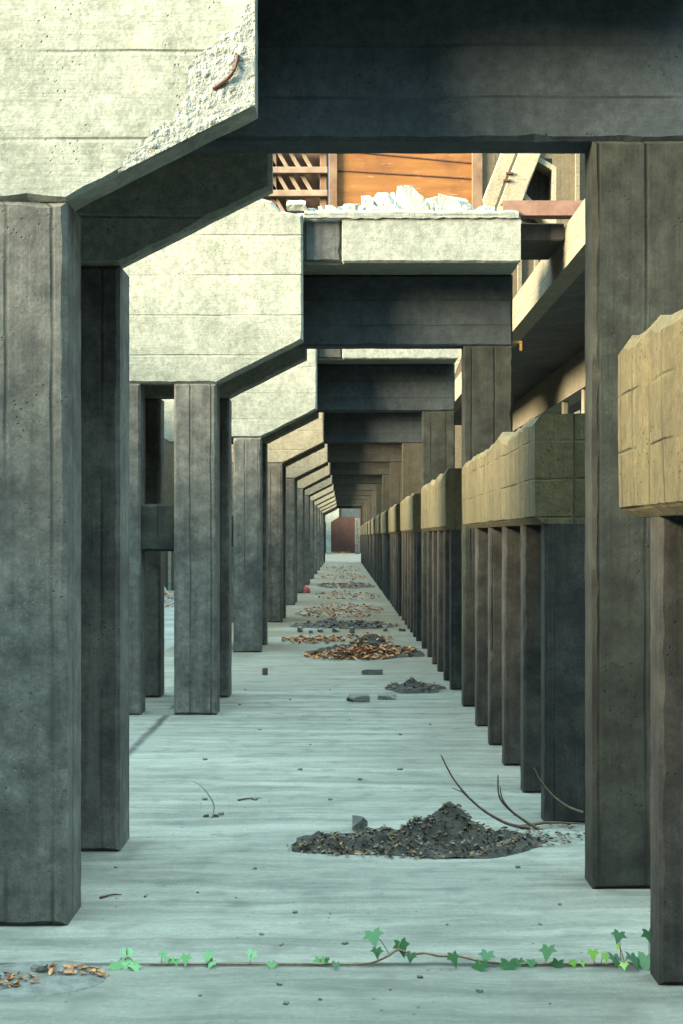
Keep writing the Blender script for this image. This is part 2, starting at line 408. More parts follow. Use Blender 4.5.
# broken corner of the nearest haunch: spalled aggregate and a bare rebar
root1 = frames[1][0]
rnd = random.Random(5)
bm = bmesh.new(); gv = {}
for i in range(85):
    for j in range(73):
        cx = XB-.002-.56*i/84; cz = ZJ+(cx-XI)*(ZH-ZJ)/(XB-XI)+.004+.5*j/72
        q = Vector((cx*7, 3.0, cz*7))
        lim = .40*(1-(XB-cx)/.56)+.02+.16*mnoise.fractal(q*.9, .9, 2, 4)
        if .5*j/72 < lim: gv[i, j] = bm.verts.new((cx, -.0015-.008*abs(mnoise.fractal(q*3, .8, 2, 4)), cz))
for (i, j) in list(gv):
    q = [(i, j), (i+1, j), (i+1, j+1), (i, j+1)]
    if all(k in gv for k in q): bm.faces.new([gv[k] for k in q])
for v in [v for v in bm.verts if not v.link_faces]: bm.verts.remove(v)
from_bm('spalled_patch', bm, M['spall'], root1)['label'] = 'rough spalled patch at the broken haunch corner'
for i in range(90):
    t = rnd.random()**.7
    cx = XB-.015-rnd.random()*.50*(1-t*.3); cz0 = ZJ+(cx-XI)*(ZH-ZJ)/(XB-XI)
    cz = cz0+.02+rnd.random()**1.6*.40*max(.12, 1-(XB-cx)/.5)
    r = rnd.uniform(.005, .019)
    bm = bmesh.new(); bmesh.ops.create_icosphere(bm, subdivisions=1, radius=1)
    for v in bm.verts:
        v.co += Vector((rnd.uniform(-.25, .25), rnd.uniform(-.25, .25), rnd.uniform(-.25, .25)))
        v.co = Vector((cx+v.co.x*r*1.2, .002+v.co.y*r*.3, cz+v.co.z*r*.8))
    from_bm('aggregate_chip', bm, M['pale'] if i % 3 else M['soil2'], root1)
bm = bmesh.new()
pp = smooth_path([at(213, 89, 5.74)-Vector((0, F1, 0)), at(226, 80, 5.73)-Vector((0, F1, 0)), at(234, 70, 5.725)-Vector((0, F1, 0)), at(238, 55, 5.735)-Vector((0, F1, 0))], 5)
tube(bm, pp, .008)
from_bm('rebar', bm, M['rebar'], root1)['label'] = 'bent rusty reinforcing bar'
# orange hook on the second frame
root2 = frames[2][0]
bm = bmesh.new()
prism(bm, rect(0, 3.43, .095, 3.455), .66, .70, seg=0, jit=0, bev=.003)
prism(bm, rect(.07, 3.36, .095, 3.44), .66, .70, seg=0, jit=0, bev=.003)
for v in bm.verts: v.co.x += XR1
from_bm('hook', bm, M['orange'], root2)['label'] = 'small orange steel hook'

# ------------------------------------------------------------------ block piers on the right
FINS = (2.08, 3.00, 4.04, 5.00, 6.07)
def pier(k):
    F = F1+BAY*(k-1); rnd = random.Random(300+k)
    y0, y1 = 2.08, (6.54 if k == 0 else 6.78)
    word = ['nearest', 'second', 'third', 'fourth', 'fifth', 'sixth', 'seventh', 'eighth', 'ninth', 'tenth', 'eleventh', 'twelfth', 'thirteenth'][k]
    lab = 'ochre concrete block wall raised on thin piers, %s along the right side' % word
    root = thing('block_wall', lab, 'block wall', (0, F, 0), 'block walls on piers along the right side')
    fine = k <= 2
    # the cap: profile in XZ extruded along Y, with a ragged top edge near the camera
    bm = bmesh.new()
    n = 40 if fine else 6
    prof = lambda zt, w: [(1.125, 1.675), (1.075+w*.3, 1.715), (1.07+w, 2.0), (1.07+w, zt-.05), (1.105+w, zt), (1.62, zt+.01), (1.66, zt-.03), (1.66, 1.675)]
    rings = []
    ledge = 0
    for i in range(n+1):
        t = i/n; y = y0+(y1-y0)*t
        if fine:
            if i % 5 == 0: ledge = rnd.uniform(-.05, .02)
            z = 2.30+ledge+rnd.uniform(-.015, .015); w = rnd.uniform(-.006, .010)
            if k == 0: z += .085
        else: z, w = 2.29+rnd.uniform(-.02, .01), 0
        rings.append([bm.verts.new((a, y, c)) for a, c in prof(z, w)])
    m = len(rings[0])
    for r0, r1 in zip(rings, rings[1:]):
        for i in range(m): bm.faces.new((r0[i], r0[(i+1) % m], r1[(i+1) % m], r1[i]))
    bm.faces.new(rings[0]); bm.faces.new(rings[-1][::-1])
    from_bm('cap_block', bm, M['block'], root)
    for q in FINS:
        part('pier', M['fin'], root, rect(1.127, 0, 1.58, 1.69), q, q+.17,
             seg=.07 if fine else .8, jit=.0015 if fine else .0005, bev=.014, rnd=rnd)
for k in range(0, 13): pier(k)

# ------------------------------------------------------------------ walkway on the right
wk = thing('concrete_walkway', 'raised concrete walkway with sunlit edge beam running beyond the right columns', 'walkway', (0, 0, 0))
kw = dict(seg=.5, jit=.004, bev=.02, rnd=random.Random(9))
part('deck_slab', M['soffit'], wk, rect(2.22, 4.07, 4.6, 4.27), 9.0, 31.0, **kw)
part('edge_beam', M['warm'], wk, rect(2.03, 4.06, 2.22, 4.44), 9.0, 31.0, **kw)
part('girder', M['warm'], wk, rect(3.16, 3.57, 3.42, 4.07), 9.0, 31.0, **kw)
for y in (10.4, 18.6, 20.3, 25.4, 30.3):
    part('post', M['warm'], wk, rect(3.18, 0, 3.28, 3.57), y, y+.09, **kw)
# red steel beam bridging the second roof slab and the walkway
sb = thing('steel_beam', 'red-brown steel beam lying across from the second roof slab to the walkway', 'steel beam', (0, 12.62, 4.5))
bm = bmesh.new()
b0 = 1.44
prism(bm, [(0, 0), (.16, 0), (.16, .012), (.014, .012), (.014, .122), (.16, .122), (.16, .134), (0, .134)], b0, 2.5, 'x', seg=0, jit=0, bev=.002)
from_bm('channel', bm, M['rustbeam'], sb)
dk = tag(from_bm('bridge_slab', (lambda b: (prism(b, rect(1.62, 12.80, 2.02, 13.7), 4.31, 4.47, 'z', seg=.3, jit=.004, bev=.01), b)[1])(bmesh.new()), M['soffit']),
         'dark concrete slab bridging the gap between second frame and walkway', 'slab')

# ------------------------------------------------------------------ things seen above the second frame
F3 = F1+2*BAY
rb = thing('rusty_steel_bin', 'orange rusted steel plate bin standing behind the rubble on the roof slabs', 'steel bin', (0, F3+.5, ZT+.006))
part('plate_wall', M['rust'], rb, rect(-.2, 0, 1.90, 4.6), .10, .9, seg=0, jit=0, bev=.01)
for i, (z0, z1) in enumerate(((2.33, 2.20), (2.62, 2.42), (1.7, 1.6), (3.2, 3.1))):
    bm = bmesh.new(); prism(bm, [(-.2, z0), (1.9, z1), (1.9, z1+.02), (-.2, z0+.02)], .085, .105, seg=0, jit=0, bev=.003)
    from_bm('seam', bm, M['rebar'], rb)
part('corner_flange', M['lath'], rb, rect(1.84, 0, 1.99, 4.6), .04, .10, seg=0, jit=0, bev=.006)
part('corner_flange', M['lath'], rb, rect(-.2, 0, -.08, 4.6), .04, .10, seg=0, jit=0, bev=.006)
lt = thing('timber_lattice', 'brown timber lattice panel with diagonal braces left of the orange bin', 'lattice panel', (0, F3+.5, ZT+.006))
part('board_panel', M['lath'], lt, rect(-1.9, 0, -.22, 4.4), .30, .36, seg=0, jit=0, bev=.004)
for x in (-1.9, -1.05, -.33): part('post', M['lath'], lt, rect(x, 0, x+.10, 4.4), .12, .30, seg=0, jit=0, bev=.006)
for z in (1.55, 1.95, 2.28, 2.62, 2.9): part('rail', M['lathpale'], lt, rect(-1.9, z, -.22, z+.09), .04, .12, seg=0, jit=0, bev=.006)
for i in range(8):
    x = -1.85+i*.17; z = (1.64, 2.04, 2.37)[i % 3]
    for z in (1.64, 2.04, 2.37):
        part('brace', M['lathpale'], lt, [(x, z+.31), (x+.06, z+.31), (x+.24, z), (x+.18, z)] if z != 1.0 else 0, .12, .2, seg=0, jit=0, bev=.004)

# truss with an open hexagon, right of the bin, standing on the fourth roof slab
YT = 27.0
tr = thing('concrete_truss', 'sunlit cream concrete truss with diagonal struts and a hexagonal opening', 'truss', (0, YT, ZT+.008))
def tp(x, y): p = at(x, y, YT); return (p.x, p.z-ZT)
def along(x, y, y2): return (x+(y-y2)*.385, y2)
zt = ZT
def strut(xa, xb, name):
    lo = [tp(*along(xa, 210, 388)), tp(*along(xb, 210, 388))]; lo[0] = (lo[0][0], 0.0); lo[1] = (lo[1][0], 0.0)
    hi = [tp(*along(xb, 210, 60)), tp(*along(xa, 210, 60))]
    return part(name, M['cream'], tr, lo+hi, 0, .6, seg=.4, jit=.004, bev=.02, rnd=random.Random(4))
strut(479, 495, 'strut'); strut(496.5, 520, 'strut')
hexo = [(534, 155), (556, 168), (556, 215), (532, 200), (519, 186)]
bm = bmesh.new()
outer = [tp(534, 152), tp(557, 166), tp(557, 228), tp(535, 210), tp(515, 186)]
inner = [tp(534.5, 158), tp(553, 169), tp(553, 219), tp(537, 204), tp(520.5, 186)]
vf = [[bm.verts.new((x, d, z)) for x, z in ring] for d, ring in ((0.1, outer), (0.1, inner), (.7, inner), (.7, outer))]
for a, c in ((0, 1), (1, 2), (2, 3), (3, 0)):
    for i in range(5): bm.faces.new((vf[a][i], vf[a][(i+1) % 5], vf[c][(i+1) % 5], vf[c][i]))
from_bm('opening_rim', bm, M['cream'], tr)
part('rear_web', M['soffit'], tr, [tp(512, 205), tp(557, 225), tp(557, 150), tp(528, 148)], .62, .8, seg=0, jit=0, bev=.01)
for y in (174, 181):
    p = tp(0, y); xx = at(495+(210-y)*.385, y, YT).x
    part('clamp', M['rebar'], tr, rect(xx-.06, p[1]-.02, xx+.08, p[1]+.02), -.05, .02, seg=0, jit=0, bev=.004)

# back walls
bm = bmesh.new(); prism(bm, rect(2.3, 0, 16, 15), 32.0, 32.4, seg=0, jit=0, bev=.02)
wb = struct(from_bm('wall_right', bm, M['tan']))
for i, x in enumerate((3.05, 3.98, 4.36, 5.30, 6.2, 7.1)):
    part('pilaster', M['warm'], wb, rect(x, 0, x+.10, 15), 31.9, 32.0, seg=0, jit=0, bev=.006)
bm = bmesh.new(); prism(bm, rect(-14, 0, -2.6, 7.5), 42.0, 42.4, seg=0, jit=0, bev=.02)
wl = struct(from_bm('wall_left', bm, M['tan']))
for i in range(26):
    x = -10+i*.28
    part('batten', M['pale'], wl, rect(x, 0, x+.09, 1.5), 41.9, 42.0, seg=0, jit=0, bev=.006)
bm = bmesh.new(); prism(bm, [(-30, 0), (41.9, 0), (41.9, 5.4), (29.0, 5.4), (29.0, 4.65), (-30, 4.65)], -6.7, -6.4, 'x', seg=0, jit=0, bev=.02)  # wall added on the left to keep low sun off the lower columns
struct(from_bm('wall_yard_blocker', bm, M['grey']))
bm = bmesh.new(); prism(bm, [(42.4, 0), (139.9, 0), (139.9, 5.1), (42.4, 5.1)], -6.7, -6.4, 'x', seg=0, jit=0, bev=.02)  # further stretch added to dim the sun on distant haunches
struct(from_bm('wall_far_yard_blocker', bm, M['tan']))
# shed roof haunch out on the left yard
yb = thing('yard_bracket', 'pale concrete post and haunch standing in the yard behind left columns', 'bracket', (0, 34.0, 0))
part('post', M['grey'], yb, rect(-6.1, 0, -5.5, 4.2), 0, .5, seg=0, jit=0, bev=.02)
part('arm', M['pale'], yb, [(-6.1, 4.9), (-4.2, 3.9), (-3.4, 3.9), (-3.4, 6.0), (-6.1, 6.0)], 0, .5, seg=0, jit=0, bev=.02)

# ------------------------------------------------------------------ far end
bm = bmesh.new(); prism(bm, rect(-6, 0, 6, 9), 140, 140.5, seg=0, jit=0, bev=.02)
struct(from_bm('wall_back', bm, M['brick']))
ef = thing('end_portal', 'pale concrete portal in front of the dark red-brown end wall', 'concrete frame', (0, 132, 0))
part('haunch_panel', M['pale'], ef, [(-2.2, 2.98), (-1.134, 2.98), (XB, 3.5), (XB, 4.5), (-2.2, 4.5)], 0, .5, seg=0, jit=0, bev=.02)
part('column', M['pale'], ef, rect(-1.6, 0, -1.134, 2.98), 0, .5, seg=0, jit=0, bev=.02)
part('beam', M['beam'], ef, rect(XB, 3.4, 1.6, 4.5), .1, .5, seg=0, jit=0, bev=.02)
part('column', M['grey'], ef, rect(1.134, 0, 1.6, 3.4), .1, .5, seg=0, jit=0, bev=.02)

# ------------------------------------------------------------------ rubble on the second roof slab
rnd = random.Random(21)
F2 = F1+BAY
rub = [(315, 206, 12, 9), (333, 206, 15, 11), (351, 205, 18, 14), (366, 200, 10, 22), (384, 202, 22, 23), (412, 199, 32, 26), (433, 206, 8, 14),
       (454, 201, 34, 20), (479, 206, 13, 12), (493, 208, 10, 10)]
back = [(300, 206, 13, 10), (325, 204, 15, 13), (343, 204, 14, 14), (373, 200, 16, 20), (397, 200, 16, 22), (431, 201, 18, 19), (470, 204, 18, 15), (487, 206, 12, 12)]
front = [(311, 206, 6, 5), (322, 206, 8, 6), (341, 206, 7, 6), (362, 206, 8, 7), (375, 209, 9, 7), (395, 206, 8, 8), (425, 206, 9, 9), (439, 209, 10, 7), (466, 206, 8, 7), (484, 206, 7, 6)]
big = {366: 'small upright pale rubble stone between the lower stones on the slab', 388: 'pale sloping rubble stone left of the largest stone on the slab',
       410: 'largest pale rubble stone heaped on the second roof slab', 452: 'wide flat-topped pale rubble stone right of the largest one',
       293: 'pale rubble block at the left of the roof slab by the dark haunch', 333: 'low pale rubble stone above the dark stained notch'}
big = {366: big[366], 384: big[388], 412: big[410], 454: big[452], 333: big[333]}
q = at(294, 211, F2+.1)
rock('rubble_stone', 'flat pale rubble block lying on the second haunch panel left of the stained notch', 'stone', 'rubble on the second roof slab', (q.x+.02, F2+.1, ZT+.042), .085, .07, .05, M['stone'], rnd)
for row, Y in ((rub, 12.92), (back, 13.22), (front, 12.70)):
    for (x, y, w, h) in row:
        p = at(x, 211, Y); sc = Y/FPX
        lab = big.get(x) if row is rub else None
        rock('rubble_stone', lab or 'small pale rubble stone among the heap on the second roof slab', 'stone', 'rubble on the second roof slab',
             (p.x, Y, ZT+.003), w*sc*.47, (.13 if row is rub else .11) if row is not front else .055, h*sc*(.62 if row is rub else .78), M['stone'], rnd, rnd.uniform(-.05, .05))
# thin crumbling topping layer on that slab, and its ragged lip
bm = bmesh.new(); n = 60; top = []; bot = []
for i in range(n+1):
    x = XB+.01+(XR1-XB-.03)*i/n
    drop = .03+.05*max(0, mnoise.noise(Vector((x*2.2, 7, 0))))+.015*mnoise.noise(Vector((x*15, 2, 0)))
    up = .045+.03*mnoise.noise(Vector((x*9, 5, 0)))
    top.append([bm.verts.new((x, .05, ZT+up)), bm.verts.new((x, .006+.008*mnoise.noise(Vector((x*12, 1, 0))), ZT+up*.4)), bm.verts.new((x, .012, ZT-drop)), bm.verts.new((x, .05, ZT-drop))])
for a, c in zip(top, top[1:]):
    for k in range(4): bm.faces.new((a[k], c[k], c[(k+1) % 4], a[(k+1) % 4]))
bm.faces.new(top[0]); bm.faces.new(top[-1][::-1])
from_bm('crumbling_lip', bm, M['slab'], root2)['label'] = 'ragged crumbling lip along the slab top'

# ------------------------------------------------------------------ heaps, litter
def heap(name, label, cat, cx, cy, rx, ry, hgt, mat, seed, n=70, peak=(0, 0), kind=None):
    bm = bmesh.new(); rnd = random.Random(seed); g = {}
    m = max(12, int(n*ry/rx))
    for i in range(n+1):
        for j in range(m+1):
            u = -1+2*i/n; w = -1+2*j/m
            d = math.hypot(u, w)
            p = Vector((u*rx*3, w*ry*3, seed))
            edge = 1+.28*mnoise.noise(Vector((math.atan2(w, u)*1.3, seed, 0)))
            base = max(0, 1-(d/edge)**2)
            dp = math.hypot((u-peak[0])*1.8, (w-peak[1])*1.5)
            z = hgt*(base*.10+.90*max(0, 1-dp*1.25)**1.1)*(1 if base > 0 else 0)
            if base > 0: z += hgt*.24*min(1, base*3)*(mnoise.fractal(p*3.2, .9, 2.1, 5))+.012*min(1, base*4)
            else: z = -.02
            g[i, j] = bm.verts.new((u*rx, w*ry, max(-.02, z)))
    for i in range(n):
        for j in range(m):
            q = (g[i, j], g[i+1, j], g[i+1, j+1], g[i, j+1])
            if max(v.co.z for v in q) > 0: bm.faces.new(q)
    for v in [v for v in bm.verts if not v.link_faces]: bm.verts.remove(v)
    o = from_bm(name, bm, mat, None, (cx, cy, 0), True)
    return tag(o, label, cat)
def litter(name, label, spots, mat, seed, smin=.02, smax=.05, cat='leaf litter', zf=None, on=None):
    """uncountable dead leaves and crumbs as one object; spots = (x, y, rx, ry, count)"""
    rnd = random.Random(seed); bm = bmesh.new(); tl = []
    for (cx, cy, rx, ry, cnt) in spots:
        for _ in range(cnt):
            a = rnd.random()*2*PI; r = math.sqrt(rnd.random())
            x, y = cx+rx*r*math.cos(a), cy+ry*r*math.sin(a)
            s = rnd.uniform(smin, smax); z = (zf(x, y) if zf else 0)+s*.25
            R = Matrix.Rotation(rnd.random()*2*PI, 3, 'Z') @ Matrix.Rotation(rnd.uniform(-.6, .6), 3, 'X') @ Matrix.Rotation(rnd.uniform(-.5, .5), 3, 'Y')
            out = [(-1, 0, 0), (-.45, -.42, .12), (.35, -.38, .14), (1, 0, .05), (.4, .4, .16), (-.4, .44, .1)]
            c = bm.verts.new(Vector((x, y, z))+R @ Vector((0, 0, -.08*s)))
            vs = [bm.verts.new(Vector((x, y, z))+R @ (Vector(p)*s*.5)) for p in out]
            t = rnd.random()
            for i in range(6): bm.faces.new((c, vs[i], vs[(i+1) % 6])); tl.append(t)
    zs = {}
    me = bpy.data.meshes.new(name); bm.to_mesh(me); bm.free()
    at_ = me.attributes.new('tint', 'FLOAT', 'FACE')
    at_.data.foreach_set('value', tl)
    o = link(name, me, mat)
    if on:
        o.parent = on; o.location = -on.location; o['kind'] = 'stuff'; o['label'] = label; return o
    return tag(o, label, cat, None, 'stuff')
def zheap(o, off):
    from mathutils.bvhtree import BVHTree
    bm = bmesh.new(); bm.from_mesh(o.data); t = BVHTree.FromBMesh(bm); L = o.location.copy(); bm.free()
    def f(x, y):
        h = t.ray_cast(Vector((x-L.x, y-L.y, 5)), Vector((0, 0, -1)))[0]
        return max(0, h.z+off) if h else 0
    return f

h1 = heap('soil_heap', 'dark heap of soil and dead leaves beside the nearest right column', 'soil heap', .40, 7.30, .66, .34, .20, M['soil'], 3, 90, (.22, .1))
litter('leaf_litter', 'dark rotting leaves and crumbs spread over the nearest soil heap', [(.36, 7.22, .62, .28, 700), (.85, 7.42, .4, .22, 220), (.1, 7.2, .4, .18, 200), (1.2, 7.55, .2, .25, 70)], M['darklitter'], 4, .012, .04, zf=zheap(h1, .002), on=h1)
h2 = heap('leaf_heap', 'heap of orange dead leaves and earth across the middle of the corridor', 'leaf heap', .28, 19.3, .82, 1.0, .27, M['soil'], 8, 60, (.15, .3))
litter('fallen_leaves', 'orange-brown dead leaves covering the heap in the corridor', [(.10, 18.7, .62, .6, 420), (.45, 19.2, .5, .7, 200), (.9, 19.0, .12, .5, 40)], M['litter'], 9, .05, .11, zf=zheap(h2, .004), on=h2)
h3 = heap('debris_strip', 'low strip of dark debris beside the second right column', 'debris', .76, 14.75, .33, .45, .10, M['soil'], 12, 50, (-.1, 0))
litter('crumbs', 'brown crumbs and leaves on the low debris strip', [(.76, 14.7, .32, .4, 120)], M['darklitter'], 13, .02, .06, zf=zheap(h3, .002), on=h3)
litter('scattered_leaves', 'dead leaves scattered over the corridor floor beyond the leaf heap', [(-.45, 21.6, .5, .8, 200), (.2, 22.0, .6, .7, 90), (-.1, 29.0, .9, 1.6, 200), (.0, 31, .9, 2.5, 170), (.1, 38, .9, 3, 200), (0, 56, .9, 5, 200), (0, 70, .9, 8, 160)], M['litter'], 14, .05, .12)
litter('end_leaves', 'orange leaves lying along the foot of the end wall', [(-.3, 138.8, 1.0, .9, 260)], M['litter'], 15, .15, .3)
h5 = heap('debris_strip', 'low band of dark rubble and soil across the floor by the fourth frame', 'debris', .05, 25.3, 1.0, 1.0, .10, M['soil'], 31, 50, (-.3, 0))
litter('crumbs', 'brown crumbs and leaves on the far debris band', [(.05, 25.1, .95, .9, 200)], M['darklitter'], 32, .05, .12, zf=zheap(h5, .003), on=h5)
h6 = heap('debris_strip', 'farthest band of soil and leaf debris across the corridor floor', 'debris', .1, 46, .95, 2.6, .10, M['soil'], 36, 50, (.2, 0))
litter('crumbs', 'brown crumbs and leaves on the farthest debris band', [(.1, 45.5, .9, 2.4, 160)], M['litter'], 37, .06, .14, zf=zheap(h6, .003), on=h6)
# left foreground soil patch
hp = heap('soil_patch', 'patch of grit and soil in the floor joint at the lower left', 'soil patch', -1.18, 5.06, .33, .20, .016, M['soil2'], 17, 60)
litter('dry_leaves', 'dry orange leaf scraps on the grit patch at the lower left', [(-1.0, 5.12, .14, .06, 60), (-1.22, 4.98, .13, .07, 60), (-.88, 5.09, .03, .03, 8)], M['litter'], 18, .012, .045, zf=zheap(hp, .001), on=hp)
# rubbish out in the left yard
h4 = heap('rubbish_heap', 'pale heap of rubbish in the yard seen between the left columns', 'rubbish heap', -4.4, 33.5, 1.0, 2.2, .45, M['soil2'], 25, 40)
litter('yard_leaves', 'orange leaves strewn on the yard heap behind left columns', [(-4.4, 33.0, .9, 2, 160), (-2.9, 20.5, .3, .6, 40)], M['litter'], 26, .06, .16, zf=zheap(h4, .004), on=h4)

# stones and small things
rnd = random.Random(33)
p = floor_at(360, 829); rock('stone', 'grey angular stone at the left edge of the nearest soil heap', 'stone', None, (p.x, p.y, 0), .042, .04, .036, M['darkstone'], rnd)
p = floor_at(358, 701); rock('stone', 'grey flat stone on the floor before the second right column, left of two', 'stone', None, (p.x, p.y, 0), .11, .10, .03, M['darkstone'], rnd)
p = floor_at(387, 699); rock('stone', 'pale flat stone on the floor just right of the grey flat stone', 'stone', None, (p.x, p.y, 0), .09, .08, .025, M['soil2'], rnd)
p = floor_at(372, 674); rock('stone', 'brownish low stone alone in front of the orange leaf heap', 'stone', None, (p.x, p.y, 0), .12, .1, .03, M['soil2'], rnd)
p = floor_at(40, 976); rock('stone', 'rounded grey stone on the grit patch at lower left', 'stone', None, (p.x, p.y, 0.012), .026, .024, .016, M['soil2'], rnd)
for (x, y, w) in ((320, 632, 10), (336, 632, 9), (352, 633, 10), (300, 632, 8), (385, 631, 8), (402, 631, 11), (311, 633, 5), (417, 632, 6)):
    p = floor_at(x, y)
    rock('rubble_lump', 'dark rubble lump lying beyond the orange leaf heap', 'stone', 'rubble lumps beyond the leaf heap', (p.x, p.y, 0), w*p.y/FPX*rnd.uniform(.25, .42), .12, rnd.uniform(.025, .05), M['darkstone'], rnd)
# pebbles
pebs = [(145, 897), (116, 868), (198, 893), (236, 898), (295, 913), (330, 914), (262, 935), (281, 945), (345, 944), (447, 925), (540, 925), (518, 868),
        (560, 905), (255, 869), (290, 700), (205, 760), (310, 745), (260, 730), (330, 800), (255, 800), (205, 800), (400, 735), (430, 725), (240, 705),
        (280, 985), (390, 990), (420, 978), (320, 1000), (480, 992), (200, 996), (550, 1004), (286, 1004), (300, 770), (360, 780), (400, 770), (350, 720), (245, 690), (290, 683), (330, 690)]
for (x, y) in pebs:
    p = floor_at(x, y); s = rnd.uniform(.004, .009)*(1 if y > 850 else 1.5)
    rock('pebble', 'pebble lying loose on the corridor floor', 'pebble', 'pebbles on the corridor floor', (p.x, p.y, 0), s*1.3, s, s*.6, M['darkstone'] if rnd.random() < .6 else M['soil2'], rnd, rnd.random()*6)
for (x, y, lab) in ((261, 934, 'tan dry leaf flat on floor left of centre ivy'), (541, 956, 'tan dead leaf under the ivy near the middle')):
    pass

def lathe(bm, prof, n=20):
    rings = [[bm.verts.new((r*math.cos(2*PI*k/n), r*math.sin(2*PI*k/n), z)) for k in range(n)] for r, z in prof]
    for r0, r1 in zip(rings, rings[1:]):
        for k in range(n): bm.faces.new((r0[k], r0[(k+1) % n], r1[(k+1) % n], r1[k]))
    bm.faces.new(rings[0][::-1]); bm.faces.new(rings[-1])
p = floor_at(265, 675)
cn = thing('metal_can', 'small dark can standing on the floor before the third left column', 'can', (p.x, p.y, 0))
bm = bmesh.new(); lathe(bm, [(.03, 0), (.033, .004), (.033, .03), (.0315, .034), (.033, .038), (.033, .074), (.03, .078)]); from_bm('body', bm, M['can'], cn)
bm = bmesh.new(); lathe(bm, [(.031, .077), (.031, .082), (.027, .082), (.027, .079)]); from_bm('rim', bm, M['can'], cn)
p = floor_at(307, 593)
bm = rock_bm(random.Random(3), .09, .08, .10, 4, 3)
tag(from_bm('plastic_bag', bm, M['pink'], None, (p.x, p.y, 0), True), 'crumpled pink plastic bag at the foot of a far left column', 'bag')

# ------------------------------------------------------------------ twigs
def twig(name, label, pts, r0, mat, cat='twig', side=()):
    root = None
    bm = bmesh.new(); q = smooth_path(pts, 8)
    tube(bm, q, [r0*(1-.7*i/(len(q)-1)) for i in range(len(q))], 6)
    for sp in side:
        q2 = smooth_path(sp, 5); tube(bm, q2, [r0*.5*(1-.6*i/(len(q2)-1)) for i in range(len(q2))], 5)
    o = from_bm(name, bm, mat, None, (0, 0, 0), True)
    return tag(o, label, cat)
YB = 7.55
twig('twig', 'long bare twig arching up leftwards from the nearest soil heap', [at(530, 828, YB), at(506, 823, YB), at(478, 806, YB+.02), at(455, 781, YB), at(441, 755, YB-.02)], .011, M['twig'], side=[[at(470, 799, YB), at(462, 792, YB+.05), at(452, 788, YB+.08)]])
twig('twig', 'short forked twig rising between the two longer ones at the heap', [at(548, 834, YB+.1), at(528, 823, YB+.1), at(508, 808, YB+.08), at(499, 795, YB+.05), at(498, 775, YB)], .011, M['twig'], side=[[at(515, 815, YB+.08), at(503, 800, YB), at(500, 786, YB-.05)]])
twig('twig', 'brown twig leaning against the nearest pier of the second block wall', [at(583, 813, 7.7), at(566, 806, 7.72), at(550, 793, 7.72), at(540, 780, 7.7), at(534, 768, 7.68)], .011, M['twig'])
twig('twig', 'low twig lying at the right edge of the nearest soil heap', [floor_at(520, 829)+Vector((0, 0, .012)), floor_at(548, 828)+Vector((0, 0, .03)), floor_at(585, 826)+Vector((0, 0, .012))], .012, M['twig'])
twig('dry_stalk', 'pale curved dry stalk standing on the bright floor at left', [floor_at(212, 818), at(214, 806, 8), at(208, 794, 8.0), at(200, 785, 8.0), at(192, 781, 8)], .0055, M['paletwig'], 'stalk')
rnd = random.Random(44)
for (x, y) in ((206, 817), (216, 817), (221, 815)):
    p = floor_at(x, y); rock('pebble', 'dark crumb at the foot of the pale curved stalk', 'pebble', 'crumbs at the stalk foot', (p.x, p.y, 0), .016, .012, .008, M['darkstone'], rnd)
for (a, c, lab) in (((238, 801), (262, 799), 'dark straight stick lying flat on the floor right of the pale stalk'), ((100, 899), (122, 896), 'dark short stick on the floor right of the nearest left column'),):
    twig('stick', lab, [floor_at(*a)+Vector((0, 0, .006)), (floor_at(*a)+floor_at(*c))/2+Vector((0, .02, .008)), floor_at(*c)+Vector((0, 0, .006))], .006, M['twig'], 'stick')

# ------------------------------------------------------------------ ivy
IVY = [(0, -.10), (.16, -.30), (.50, -.38), (.46, -.08), (.78, .14), (.42, .26), (.30, .44), (0, 1.0), (-.30, .44), (-.42, .26), (-.78, .14), (-.46, -.08), (-.50, -.38), (-.16, -.30)]
def ivy_leaf(pos, size, yaw, pitch, roll, mat, parent, nm='leaf'):
    bm = bmesh.new(); R = Matrix.Rotation(yaw, 3, 'Z') @ Matrix.Rotation(pitch, 3, 'X') @ Matrix.Rotation(roll, 3, 'Y')
    def tf(x, y): return Vector((x, y, -.18*x*x+.10*abs(x)-.10*max(0, y)**2))
    top = [bm.verts.new(R @ (tf(x, y)*size*.6)) for x, y in IVY]
    c = [bm.verts.new(R @ (tf(0, y)*size*.6)) for y in (.1, .5)]
    n = len(top)
    for i in range(n):
        a, d = top[i], top[(i+1) % n]
        ca = c[1] if 5 < i < 8 else c[0]
        if i == 6: bm.faces.new((a, d, c[1]))
        elif i == 7: bm.faces.new((a, d, c[1]))
        elif i == 5: bm.faces.new((a, d, c[1])); bm.faces.new((a, c[1], c[0]))
        elif i == 8: bm.faces.new((a, d, c[0])); bm.faces.new((a, c[0], c[1]))
        else: bm.faces.new((a, d, c[0]))
    o = from_bm(nm, bm, mat, parent, pos, True)
    return o
